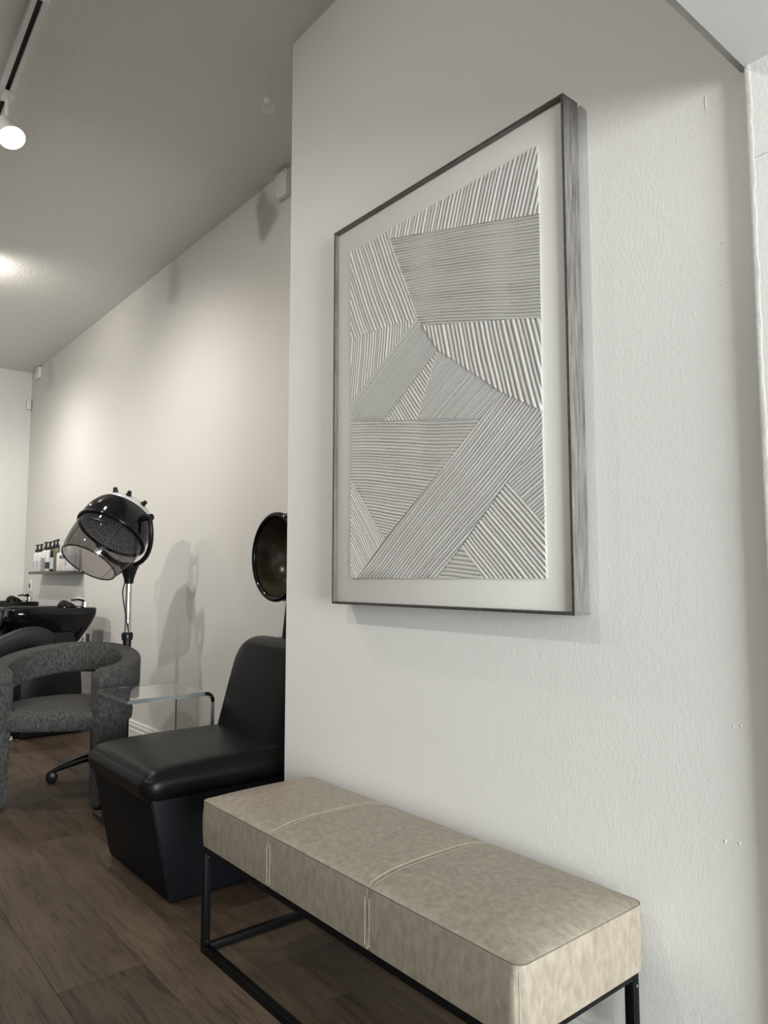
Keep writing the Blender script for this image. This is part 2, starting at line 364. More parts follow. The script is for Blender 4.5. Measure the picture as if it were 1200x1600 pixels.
def ridge_patch(poly, ang, pitch, seed):
    rnd = random.Random(seed)
    P = [(-y, z) for y, z in poly]
    d = (math.cos(R_(ang)), math.sin(R_(ang))); c = (-d[1], d[0])
    uv = [(p[0]*d[0] + p[1]*d[1], p[0]*c[0] + p[1]*c[1]) for p in P]
    v0 = min(p[1] for p in uv); v1 = max(p[1] for p in uv); n = len(uv)
    def span(v):
        us = []
        for i in range(n):
            (ua, va), (ub, vb) = uv[i], uv[(i+1) % n]
            if (va - v) * (vb - v) <= 0 and abs(va - vb) > 1e-9: us.append(ua + (ub - ua) * (v - va) / (vb - va))
        return (min(us), max(us)) if us else None
    ph = [rnd.uniform(0, 6.28) for _ in range(4)]; pk = {}
    amp = 0.24 * pitch + 0.0022; NS = 8
    mb = MB(); rows_ = []
    ns = max(2, int((v1 - v0) / pitch * NS))
    for k in range(ns + 1):
        v = v0 + 1e-5 + (v1 - v0 - 2e-5) * k / ns
        s = span(v)
        if not s: continue
        row = []
        NU = 14
        for i in range(NU + 1):
            u = s[0] + (s[1] - s[0]) * i / NU
            wob = 0.22 * pitch * (math.sin(u * 11 + ph[0]) * min(1, 0.009 / pitch) * 1.5 + 0.35 * math.sin(u * 31 + ph[1] + v * 9) * min(1, 0.009 / pitch)) + 0.12 * pitch * math.sin(v * 60 + ph[2])
            w = (v + wob) / pitch; t = w - math.floor(w); q = int(math.floor(w))
            if q not in pk: pk[q] = rnd.uniform(0.8, 1.12)
            h = amp * pk[q] * (1 - abs(2*t - 1) ** 2.6)
            a = u*d[0] + v*c[0]; b = u*d[1] + v*c[1]
            row.append((1.4395 - h, -a, b))
        rows_.append(row)
    m = len(rows_); w_ = len(rows_[0]); vs = [p for r in rows_ for p in r]; fs = []
    for k in range(m - 1):
        for i in range(w_ - 1): a = k*w_ + i; fs.append((a, a+1, a+w_+1, a+w_))
    # skirt down to the canvas
    loop = [i for i in range(w_)] + [k*w_ + w_-1 for k in range(1, m)] + [(m-1)*w_ + i for i in range(w_-2, -1, -1)] + [k*w_ for k in range(m-2, 0, -1)]
    base = len(vs); vs += [(1.4425, vs[i][1], vs[i][2]) for i in loop]; L = len(loop)
    for i in range(L): j = (i+1) % L; fs.append((loop[i], loop[j], base + j, base + i))
    return mb.add(vs, fs)
for i, (poly, ang, pitch) in enumerate(REG):
    ridge_patch(poly, ang, pitch, i).build('ridged_plaster_patch', 'plaster', art, smooth=60)

# ------------------------------------------------------------------ upholstered bench
BX0, BX1, BY0, BY1 = 1.058, 1.468, 0.895, 2.168
bench = thing('bench', ((BX0 + BX1) / 2, (BY0 + BY1) / 2, 0), 'taupe faux-leather bench with stitched seams on a black steel frame', 'bench')
ZB, ZE, CR = 0.318, 0.452, 0.026
SEAMS = (1.330, 1.757)
def cushion(x0, x1, y0, y1, zb, ze, crown, rad, seams=(), bulge=0.004, nx=26):
    ys = set()
    ny = 90
    for i in range(ny + 1): ys.add(round(y0 + (y1 - y0) * (0.5 - 0.5 * math.cos(PI * i / ny)), 5))
    for s in seams:
        for q in (-0.012, -0.007, -0.004, -0.002, 0, 0.002, 0.004, 0.007, 0.012): ys.add(round(s + q, 5))
    ys = sorted(ys); xs = [x0 + (x1 - x0) * (0.5 - 0.5 * math.cos(PI * i / nx)) for i in range(nx + 1)]
    cx, cy = (x0 + x1) / 2, (y0 + y1) / 2; hx, hy = (x1 - x0) / 2, (y1 - y0) / 2
    def rnd(x, y):
        dx = abs(x - cx) - (hx - rad); dy = abs(y - cy) - (hy - rad)
        if dx > 0 and dy > 0:
            k = max(dx, dy) / math.hypot(dx, dy)
            x = cx + math.copysign(hx - rad + dx * k, x - cx); y = cy + math.copysign(hy - rad + dy * k, y - cy)
        return x, y
    def top(x, y):
        u = min(1, abs(x - cx) / hx); v = abs(y - cy)
        e = 1 - min(1, max(0, (v - (hy - 0.16)) / 0.16)) ** 2.6
        h = crown * (1 - u ** 3.2) ** 0.75 * max(0, e) ** 0.75
        for s in seams: h -= 0.0045 * math.exp(-((y - s) / 0.0035) ** 2) * (1 - u ** 8) + 0.003 * math.exp(-((y - s) / 0.02) ** 2) * (1 - u ** 6)
        return ze + h
    vs = []; fs = []; nX = len(xs); nY = len(ys)
    for y in ys:
        for x in xs:
            X, Y = rnd(x, y); vs.append((X, Y, top(x, y)))
    for j in range(nY - 1):
        for i in range(nX - 1): a = j*nX + i; fs.append((a, a+1, a+nX+1, a+nX))
    loop = [i for i in range(nX)] + [j*nX + nX-1 for j in range(1, nY)] + [(nY-1)*nX + i for i in range(nX-2, -1, -1)] + [j*nX for j in range(nY-2, 0, -1)]
    prev = loop; L = len(loop)
    levels = [(0.04, -0.0012), (0.10, 0.001), (0.3, bulge), (0.55, bulge), (0.85, bulge * 0.5), (1.0, 0.0)]
    for f_, o_ in levels:
        st = len(vs)
        for i in loop:
            x, y, _ = vs[i]; nx_ = (x - cx) / hx; ny_ = (y - cy) / hy
            ox = math.copysign(o_, nx_) if abs(nx_) > 0.985 else 0; oy = math.copysign(o_, ny_) if abs(ny_) > 0.995 else 0
            for s in seams:
                if abs(nx_) > 0.98: ox -= math.copysign(0.002 * math.exp(-((y - s) / 0.003) ** 2), nx_)
            vs.append((x + ox, y + oy, ze + (zb - ze) * f_))
        cur = list(range(st, st + L))
        for i in range(L): k = (i+1) % L; fs.append((prev[i], prev[k], cur[k], cur[i]))
        prev = cur
    fs.append(prev[::-1])
    return MB().add(vs, fs), rnd, top
mb, rnd_, top_ = cushion(BX0, BX1, BY0, BY1, ZB, ZE, CR, 0.022, SEAMS)
cu = mb.build('cushion', 'taupe', bench, smooth=50)
# perimeter seam
def perim(x0, x1, y0, y1, z, r, o=0.0):
    pts = []
    for cx, cy, a0 in ((x1 - r, y0 + r, -90), (x1 - r, y1 - r, 0), (x0 + r, y1 - r, 90), (x0 + r, y0 + r, 180)):
        for k in range(7):
            a = R_(a0 + 15 * k); pts.append((cx + (r + o) * math.cos(a), cy + (r + o) * math.sin(a), z))
    return pts
MB().tube(perim(BX0, BX1, BY0, BY1, ZE - 0.0005, 0.022), 0.0012, 6, True).build('edge_seam', 'dark_thread', cu)
st = MB()
def stitch(a, b, n, w=0.0008):
    a = Vector(a); b = Vector(b)
    for k in range(n):
        p = a.lerp(b, (k + 0.14) / n); q = a.lerp(b, (k + 0.80) / n)
        d = (q - p).normalized(); s = d.orthogonal().normalized() * w; t = d.cross(s)
        st.add([p + s, p + t, p - s, p - t, q + s, q + t, q - s, q - t], [(0,1,5,4),(1,2,6,5),(2,3,7,6),(3,0,4,7),(0,3,2,1),(4,5,6,7)])
for s in SEAMS:
    for o_ in (-0.008, 0.008):
        N_ = 16
        for k in range(N_):
            xa = BX0 + (BX1 - BX0) * (0.03 + 0.94 * k / N_); xb = BX0 + (BX1 - BX0) * (0.03 + 0.94 * (k + 1) / N_)
            stitch((xa, s + o_, top_(xa, s + o_) + 0.0004), (xb, s + o_, top_(xb, s + o_) + 0.0004), 5)
        stitch((BX0 - 0.0045, s + o_, ZE - 0.02), (BX0 - 0.0042, s + o_, ZB + 0.01), 22)
n = int((BY1 - BY0) / 0.006)
stitch((BX0 - 0.0005, BY0 + 0.022, ZE - 0.007), (BX0 - 0.0005, BY1 - 0.022, ZE - 0.007), n, 0.0006)
stitch((BX0 + 0.022, BY0 - 0.0005, ZE - 0.007), (BX1 - 0.022, BY0 - 0.0005, ZE - 0.007), 62, 0.0006)
for a in (198, 225, 252):
    x = BX0 + 0.022 + 0.0228 * math.cos(R_(a)); y = BY0 + 0.022 + 0.0228 * math.sin(R_(a))
    stitch((x, y, ZE - 0.012), (x, y, ZB + 0.005), 22)
so = st.build('stitching', 'thread', cu, smooth=0, weld=False); so['kind'] = 'stuff'
FT = 0.022
fx0, fx1, fy0, fy1 = BX0 + 0.003, BX1 - 0.008, BY0 + 0.012, BY1 - 0.004
for x in (fx0, fx1 - FT):
    for y in (fy0, fy1 - FT):
        lg = MB().box((x, y, FT), (x + FT, y + FT, ZB - FT)).build('leg', 'black_metal', bench, bevel=0.0015)
        MB().cyl((x + FT/2, y - 0.0005, FT + 0.012), (x + FT/2, y - 0.0025, FT + 0.012), 0.003, 10).build('screw', 'chrome', lg)
        MB().cyl((x + FT/2, y - 0.0005, ZB - FT - 0.012), (x + FT/2, y - 0.0025, ZB - FT - 0.012), 0.003, 10).build('screw', 'chrome', lg)
for z in (0.0, ZB - FT):
    for x in (fx0, fx1 - FT): MB().box((x, fy0, z), (x + FT, fy1, z + FT)).build('rail', 'black_metal', bench, bevel=0.0015)
    for y in (fy0, fy1 - FT): MB().box((fx0 + FT, y, z), (fx1 - FT, y + FT, z + FT)).build('cross_rail', 'black_metal', bench, bevel=0.0015)

# ------------------------------------------------------------------ black dryer chair beside the art wall's end
CY0, CY1 = 2.52, 3.13
dch = thing('dryer_chair', (1.45, (CY0 + CY1) / 2, 0), 'black leather dryer chair with boxy base and hood on its back', 'salon chair')
base_prof = [(1.117, 0.004), (1.038, 0.372), (1.80, 0.372), (1.80, 0.004)]
MB().prism(base_prof, 1, CY0, CY1).build('base', 'daylit_leather', dch, bevel=0.010, seg=3)
MB().tube([(1.119, CY0 + 0.004, 0.012), (1.041, CY0 + 0.004, 0.362)], 0.0045, 8).build('piping', 'black_leather', dch)
# seat cushion: crowned, rounded, overhanging the base a little
def pillow(x0, x1, y0, y1, zb, zt, r, crown, nx=30, ny=30, front_drop=0.0):
    cx, cy, cz = (x0+x1)/2, (y0+y1)/2, (zb+zt)/2; h = ((x1-x0)/2, (y1-y0)/2, (zt-zb)/2)
    mb = MB(); seen = {}
    def pt(u, v, w):
        p = [cx + u*h[0], cy + v*h[1], cz + w*h[2]]; c = [cx, cy, cz]
        q = [max(c[i] - h[i] + r, min(c[i] + h[i] - r, p[i])) for i in range(3)]
        d = Vector([p[i] - q[i] for i in range(3)])
        if d.length > 1e-9: d = d.normalized() * r
        p = Vector(q) + d
        if w > 0: p.z += crown * (1 - abs(u) ** 2.5) * (1 - abs(v) ** 2.5) * w - front_drop * max(0, -u) ** 3 * w
        return p
    g = lambda n: [-math.cos(PI * i / n) for i in range(n + 1)]
    G = {0: g(nx), 1: g(ny), 2: g(10)}
    for ax in range(3):
        a, b = [i for i in range(3) if i != ax]
        for sgn in (-1, 1):
            A, B = G[a], G[b]; vs = []
            for s in A:
                for t in B:
                    c = [0, 0, 0]; c[ax] = sgn; c[a] = s; c[b] = t; vs.append(pt(*c))
            nb = len(B); mb.add(vs, [(i*nb + j, (i+1)*nb + j, (i+1)*nb + j+1, i*nb + j+1) for i in range(len(A)-1) for j in range(nb-1)])
    return mb
mbp = pillow(1.008, 1.70, CY0 - 0.02, CY1 + 0.02, 0.350, 0.470, 0.058, 0.022, front_drop=0.010)
sc = mbp.build('seat_cushion', 'black_leather', dch, smooth=80)
MB().tube([(1.03 + 0.60 * k / 20, CY0 + 0.018 - 0.006 * math.sin(PI * k / 20), 0.4560 + 0.008 * math.sin(PI * min(1, k / 14)) - (0.014 if k == 0 else 0.004 if k == 1 else 0)) for k in range(21)], 0.0016, 6).build('seam', 'black_rubber', sc)
# backrest: leaning slab with rounded shoulders
def back_slab(yc, hw, zb, zt, xb, lean, th, rs):
    rings = []
    nz = 26
    for k in range(nz + 1):
        t = k / nz; z = zb + (zt - zb) * (1 - (1 - t) ** 1.6)
        dz = zt - z
        w = hw * (1 - 0.06 * t)
        if dz < rs: w -= rs - math.sqrt(max(0, rs*rs - (rs - dz) ** 2))
        x = xb + lean * (z - zb); tt = th * (1 - 0.25 * t)
        rr = 0.05; tt2 = tt/2
        if dz < rr: tt2 = max(0.006, tt2 - (rr - math.sqrt(max(0, rr*rr - (rr-dz)**2))))
        ring = []
        for i in range(40):
            a = 2 * PI * i / 40; e = 0.28
            ca, sa = math.cos(a), math.sin(a)
            ring.append((x + tt2 * math.copysign(abs(ca) ** 0.6, ca), yc + w * math.copysign(abs(sa) ** e, sa), z))
        rings.append(ring)
    return MB().rings(rings)
YM = (CY0 + CY1) / 2
bk = back_slab(YM, 0.302, 0.30, 0.875, 1.600, 0.24, 0.16, 0.13).build('backrest', 'black_leather', dch, smooth=60)
MB().lathe([(0, 0.045), (0.006, 0.045), (0.008, 0.03)], (1.755, YM, 0.868), (0, 0, 1), 28, True, True).build('post_socket', 'black_plastic', bk)
MB().cyl((1.765, YM, 0.86), (1.80, YM, 1.16), 0.014, 16).build('hood_post', 'black_plastic', dch)
HX, HZ = 1.712, 1.236
sh = MB().lathe([(0.0, 0.195), (0.05, 0.2), (0.11, 0.19), (0.17, 0.16), (0.21, 0.115), (0.235, 0.06), (0.243, 0.001)], (HX, YM, HZ), (1, 0, 0), 48, False, True).build('hood', 'black_plastic', dch)
MB().tube([(HX, YM + 0.190 * math.cos(2*PI*i/56), HZ + 0.190 * math.sin(2*PI*i/56)) for i in range(56)], 0.013, 12, True).build('rim', 'black_gloss', sh)
MB().lathe([(0.0, 0.178), (0.012, 0.176), (0.07, 0.165), (0.12, 0.13), (0.15, 0.08), (0.16, 0.001)], (HX, YM, HZ), (1, 0, 0), 48, False, True).build('bowl', 'hood_inside', sh)

# ------------------------------------------------------------------ clear acrylic C table
tb = thing('side_table', (1.42, 3.43, 0), 'clear acrylic waterfall side table between black and grey chairs', 'side table')
TX0, TX1, TY0, TY1, TZ, TT = 1.212, 1.632, 3.232, 3.632, 0.603, 0.018
prof = [(TX0, TZ - TT), (TX0, TZ)]
Ro = 0.045
for k in range(9): a = R_(90 - 90 * k / 8); prof.append((TX1 - Ro + Ro * math.cos(a), TZ - Ro + Ro * math.sin(a)))
for k in range(9): a = R_(-90 * k / 8); prof.append((TX1 - Ro + Ro * math.cos(a), Ro + 0.012 + Ro * math.sin(a)))
prof += [(TX0, 0.012), (TX0, 0.012 + TT)]
Ri = Ro - TT
for k in range(9): a = R_(-90 + 90 * k / 8); prof.append((TX1 - Ro + Ri * math.cos(a), 0.012 + Ro + Ri * math.sin(a)))
for k in range(9): a = R_(90 * k / 8); prof.append((TX1 - Ro + Ri * math.cos(a), TZ - Ro + Ri * math.sin(a)))
MB().prism(prof, 1, TY0, TY1).build('acrylic_sheet', 'acrylic', tb, smooth=30)
MB().box((TX0 - 0.0012, TY0 + 0.001, TZ - TT + 0.001), (TX0 - 0.0002, TY1 - 0.001, TZ - 0.001)).build('lit_edge_strip', 'lit_edge', tb)  # thin strips added over the sheet's edges to make them look bright
MB().box((TX0 + 0.001, TY0 - 0.0012, TZ - TT + 0.001), (TX1 - 0.05, TY0 - 0.0002, TZ - 0.001)).build('lit_edge_strip', 'lit_edge', tb)
MB().box((TX1 - TT + 0.001, TY0 - 0.0012, 0.06), (TX1 - 0.001, TY0 - 0.0002, TZ - 0.05)).build('lit_edge_strip', 'lit_edge', tb)
for x in (TX0 + 0.03, TX1 - 0.06):
    for y in (TY0 + 0.03, TY1 - 0.03): MB().lathe([(0, 0.010), (0.004, 0.014), (0.009, 0.014), (0.012, 0.011)], (x, y, 0), (0, 0, 1), 16, True, True).build('foot', 'chrome', tb)

# ------------------------------------------------------------------ grey barrel armchair
AC = Vector((1.21, 4.115, 0)); bdir = Vector((0.559, 0.829, 0)).normalized(); sdir = Vector((bdir.y, -bdir.x, 0))
ach = thing('barrel_armchair', AC, 'dark grey chenille barrel armchair with curved open back', 'armchair')
def cyl_pt(phi, r, z): return AC + r * (math.cos(R_(phi)) * bdir + math.sin(R_(phi)) * sdir) + Vector((0, 0, z))
def flare(r, z): return r + 0.018 * (1 - min(1, z / 0.5))
def sect(phi, ri, ro, z0, z1, rr=0.022):
    pts = []
    for (r, z, a0) in ((ro - rr, z0 + rr, -90), (ro - rr, z1 - rr, 0), (ri + rr, z1 - rr, 90), (ri + rr, z0 + rr, 180)):
        for k in range(6):
            a = R_(a0 + 18 * k); zz = z + rr * math.sin(a); pts.append(cyl_pt(phi, flare(r + rr * math.cos(a), zz), zz))
        if a0 in (0, 180):      # extra points down the flat sides so the flare reads
            za, zb = (z1 - rr, z0 + rr) if a0 == 180 else (z1 - rr, z0 + rr)
    return pts
PE = 138
def ztop(phi):
    p = abs(phi); z = 0.768 - 0.082 * smoothstep(10, 130, p)
    if p > PE - 10: z -= 0.045 * ((p - PE + 10) / 10) ** 2.4
    return z
def zbot(phi):
    p = abs(phi); t = smoothstep(103, 123, p); return (ztop(phi) - 0.165) * (1 - t) + 0.012 * t
RI, RO = 0.275, 0.375
MB().rings([sect(p, RI, RO, zbot(p), ztop(p)) for p in [-102 + 204 * k / 84 for k in range(85)]]).build('backrest', 'boucle', ach, smooth=60)
for sgn in (1, -1):
    phs = [102 + (PE - 102) * k / 40 for k in range(41)]
    rings = [sect(sgn * p, RI + (0.012 if p > PE - 0.5 else 0), RO - (0.012 if p > PE - 0.5 else 0), zbot(p), ztop(p)) for p in phs]
    lg = MB().rings(rings).build('arm_leg', 'boucle', ach, smooth=60)
    MB().lathe([(0, 0.016), (0.008, 0.018), (0.013, 0.015)], cyl_pt(sgn * 130, 0.34, 0), (0, 0, 1), 16, True, True).build('glide', 'chrome', lg)
rings = []
for k in range(8):
    z = 0.40 - 0.395 * k / 7; w = 9 - 2 * k / 7
    rings.append([cyl_pt(30 - w + 2*w*i/8, 0.335, z) for i in range(9)] + [cyl_pt(30 + w - 2*w*i/8, 0.275, z) for i in range(9)])
MB().rings(rings).build('rear_leg', 'boucle', ach, bevel=0.005)
def seat_r(phi, r):
    c = math.cos(R_(180 - abs(phi)))
    if c <= 0: return r
    f = 0.262 * r / 0.342 / c
    return (r ** -8 + f ** -8) ** (-1 / 8)
rings = [[cyl_pt(360 * i / 90 - 180, seat_r(360 * i / 90 - 180, r), z) for i in range(90)] for z, r in
         [(0.372, 0.02), (0.372, 0.30), (0.376, 0.325), (0.392, 0.338), (0.43, 0.342), (0.452, 0.337), (0.470, 0.318), (0.482, 0.27), (0.491, 0.15), (0.493, 0.02)]]
MB().rings(rings).build('seat', 'boucle', ach, smooth=60)

# ------------------------------------------------------------------ standing hood dryer
PX, PY = 1.596, 4.290
hd = thing('hood_dryer', (PX, PY, 0), 'black standing hood dryer with smoked visor on chrome pole', 'hair dryer')
for k in range(5):
    a = R_(163 + 72 * k); d = Vector((math.cos(a), math.sin(a), 0)); p0 = Vector((PX, PY, 0))
    L = 0.368
    pts = [p0 + d * 0.02 + Vector((0, 0, 0.135)), p0 + d * 0.12 + Vector((0, 0, 0.132)), p0 + d * 0.22 + Vector((0, 0, 0.115)), p0 + d * 0.31 + Vector((0, 0, 0.088)), p0 + d * (L - 0.005) + Vector((0, 0, 0.068))]
    lg = MB().tube(pts, [0.034, 0.033, 0.030, 0.026, 0.019], 12, flat=0.85).build('base_leg', 'black_plastic', hd, smooth=60)
    c = p0 + d * L; s = Vector((-d.y, d.x, 0))
    ct = MB().cyl(c + Vector((0, 0, 0.045)), c + Vector((0, 0, 0.072)), 0.010, 12)
    c2 = c + d * 0.008
    ct.lathe([(-0.024, 0.022), (-0.019, 0.031), (-0.004, 0.031), (-0.003, 0.024), (0.003, 0.024), (0.004, 0.031), (0.019, 0.031), (0.024, 0.022)], c2 + Vector((0, 0, 0.031)), s, 20, True, True)
    ct.build('caster', 'black_plastic', lg)
MB().lathe([(0.10, 0.04), (0.15, 0.042), (0.165, 0.034), (0.19, 0.026), (0.23, 0.024)], (PX, PY, 0), (0, 0, 1), 24, True, True).build('hub', 'black_plastic', hd)
MB().cyl((PX, PY, 0.2), (PX, PY, 0.80), 0.024, 24).build('lower_tube', 'black_plastic', hd)
MB().cyl((PX, PY, 0.78), (PX, PY, 1.14), 0.0185, 24).build('pole', 'chrome', hd)
MB().lathe([(0, 0.030), (0.03, 0.034), (0.045, 0.028)], (PX, PY, 0.775), (0, 0, 1), 20, True, True).build('height_clamp', 'black_plastic', hd)
MB().lathe([(0, 0.020), (0.004, 0.026), (0.03, 0.029), (0.08, 0.045), (0.105, 0.056), (0.125, 0.056)], (PX, PY, 1.104), (0, 0, 1), 24, True, True).build('collar', 'black_plastic', hd)
hax = Vector((0.565, 0.21, 0.80)).normalized(); HR = Vector((1.486, 4.283, 1.404))
prof = [(-0.012, 0.204), (0.03, 0.206), (0.08, 0.200), (0.13, 0.183), (0.175, 0.152), (0.21, 0.112), (0.235, 0.06), (0.243, 0.001)]
shell = MB().lathe(prof, HR, hax, 56, False, True).build('hood_shell', 'black_gloss', hd)
u1 = hax.orthogonal().normalized(); 
u1 = (Vector((0, 0, 1)) - hax * hax.z).normalized(); w1 = hax.cross(u1)      # u1: uphill on the hood
def hp(t, r, ang): return HR + hax * t + r * (math.cos(R_(ang)) * u1 + math.sin(R_(ang)) * w1)
MB().tube([hp(-0.010, 0.203, 360*i/56) for i in range(56)], 0.011, 12, True).build('rim', 'black_gloss', hd)
VP = [(-0.012, 0.196, 0.0), (-0.06, 0.198, 0.001), (-0.115, 0.194, 0.004), (-0.17, 0.184, 0.009), (-0.218, 0.170, 0.014), (-0.236, 0.162, 0.016)]
def vp(k, ang, dr=0.0): t, r, o = VP[k]; return hp(t, r + dr, ang) + u1 * o
vis = MB().rings([[vp(k, 360*i/64) for i in range(64)] for k in range(len(VP))], False, False).build('visor', 'visor', hd, smooth=60)
MB().tube([vp(5, 360*i/56, -0.001) for i in range(56)], 0.0045, 10, True).build('visor_rim', 'visor_rim', vis)
for a in (66, 200, 300): MB().tube([vp(k, a, 0.0012) for k in range(6)], 0.0014, 6).build('visor_rib', 'black_plastic', vis)
MB().tube([vp(1, a, 0.004) for a in (14, 22, 30, 38, 46)], 0.010, 8, flat=0.6).build('visor_catch', 'black_plastic', vis)
gprof = [(-0.010, 0.190), (-0.004, 0.165), (0.008, 0.125), (0.016, 0.07), (0.018, 0.001)]
gr = MB().lathe(gprof, HR, hax, 48, False, True).build('grille', 'grille', hd)
slots = MB()
def gz(r):
    for (t0, r0), (t1, r1) in zip(gprof, gprof[1:]):
        if r1 <= r <= r0: return t0 + (t1 - t0) * (r0 - r) / (r0 - r1)
    return 0.018
for r, cnt in ((0.172, 46), (0.158, 46), (0.144, 46), (0.118, 30), (0.104, 30), (0.090, 24), (0.066, 16), (0.05, 12), (0.03, 8)):
    for k in range(cnt):
        if r > 0.14 and k % 6 == 0: continue
        if r < 0.13 and (k % 5 == 0): continue
        a = 360 * k / cnt; da = 0.0042 / r * 57.3 * 0.75
        p = [hp(gz(r + s1 * 0.0042) - 0.0008, r + s1 * 0.0042, a + s2 * da) for s1, s2 in ((-1,-1),(1,-1),(1,1),(-1,1))]
        q = [x + hax * 0.003 for x in p]
        slots.add(p + q, [(0,1,2,3),(4,7,6,5),(0,4,5,1),(1,5,6,2),(2,6,7,3),(3,7,4,0)])
so = slots.build('vent_slots', 'black_slot', gr, smooth=0, weld=False); so['kind'] = 'stuff'
pa = Vector((hax.y, -hax.x, 0)).normalized(); pc = HR + hax * 0.105      # pivot axis, pivot centre
pts = []
for i in range(31):
    a = PI * i / 30; sn_, cs_ = math.sin(a), math.cos(a)
    p = pc + pa * (0.236 * cs_ * (1 + 0.30 * sn_)) + Vector((0, 0, -0.275 * sn_ ** 1.15)); k = sn_ ** 2
    p.x += (PX - pc.x) * k; p.y += (PY - pc.y) * k; pts.append(p)
MB().tube(pts, [0.014] * 31, 12).build('yoke', 'black_plastic', hd)
for s_ in (-1, 1): MB().cyl(pc + pa * 0.185 * s_, pc + pa * 0.254 * s_, 0.020, 20).build('pivot_knob', 'black_plastic', hd)
cp = MB()
cap = [(0.152, 0.176), (0.188, 0.147), (0.218, 0.112), (0.242, 0.064)]
rings = []
for t, r in cap: rings.append([hp(t, r, 5 + 105 * i / 24) for i in range(25)])
vs = [p for rg in rings for p in rg] + [p - hax * 0.006 for rg in rings for p in rg]; nn = len(vs) // 2; fs = []
for k in range(3):
    for i in range(24): a = k*25 + i; fs += [(a, a+1, a+26, a+25), (nn+a, nn+a+25, nn+a+26, nn+a+1)]
bd = [i for i in range(25)] + [25*k+24 for k in range(1, 4)] + [75+i for i in range(23, -1, -1)] + [25*k for k in (2, 1)]
for i in range(len(bd)): j = (i+1) % len(bd); fs.append((bd[i], bd[j], nn+bd[j], nn+bd[i]))
cpo = cp.add(vs, fs).build('control_panel', 'silver', hd)
for a in (8, 42, 80):
    p = hp(0.190, 0.147, a); dr = (hp(0.190, 0.2, a) - p).normalized(); nrm = (hax * 0.62 + dr * 0.78).normalized()
    MB().lathe([(-0.004, 0.017), (0.004, 0.017), (0.006, 0.013), (0.024, 0.012), (0.026, 0.009)], p, nrm, 20, True, True).build('knob', 'black_plastic', cpo)
cpts = [Vector((PX - 0.035, PY - 0.03, 1.11)), Vector((PX - 0.045, PY - 0.03, 1.05)), Vector((PX - 0.028, PY - 0.028, 0.95)), Vector((PX - 0.012, PY - 0.025, 0.88)), Vector((PX - 0.004, PY - 0.025, 0.82)), Vector((PX - 0.004, PY - 0.034, 0.72)), Vector((PX - 0.004, PY - 0.032, 0.3))]
def cat_rom(P, m=8):
    out = []
    for i in range(len(P) - 1):
        p0, p1, p2, p3 = P[max(0, i-1)], P[i], P[i+1], P[min(len(P)-1, i+2)]
        for k in range(m):
            t = k / m; out.append(0.5 * ((2*p1) + (p2-p0)*t + (2*p0-5*p1+4*p2-p3)*t*t + (3*p1-p0-3*p2+p3)*t**3))
    out.append(P[-1]); return out
MB().tube(cat_rom(cpts), 0.0042, 8).build('cord', 'black_rubber', hd)

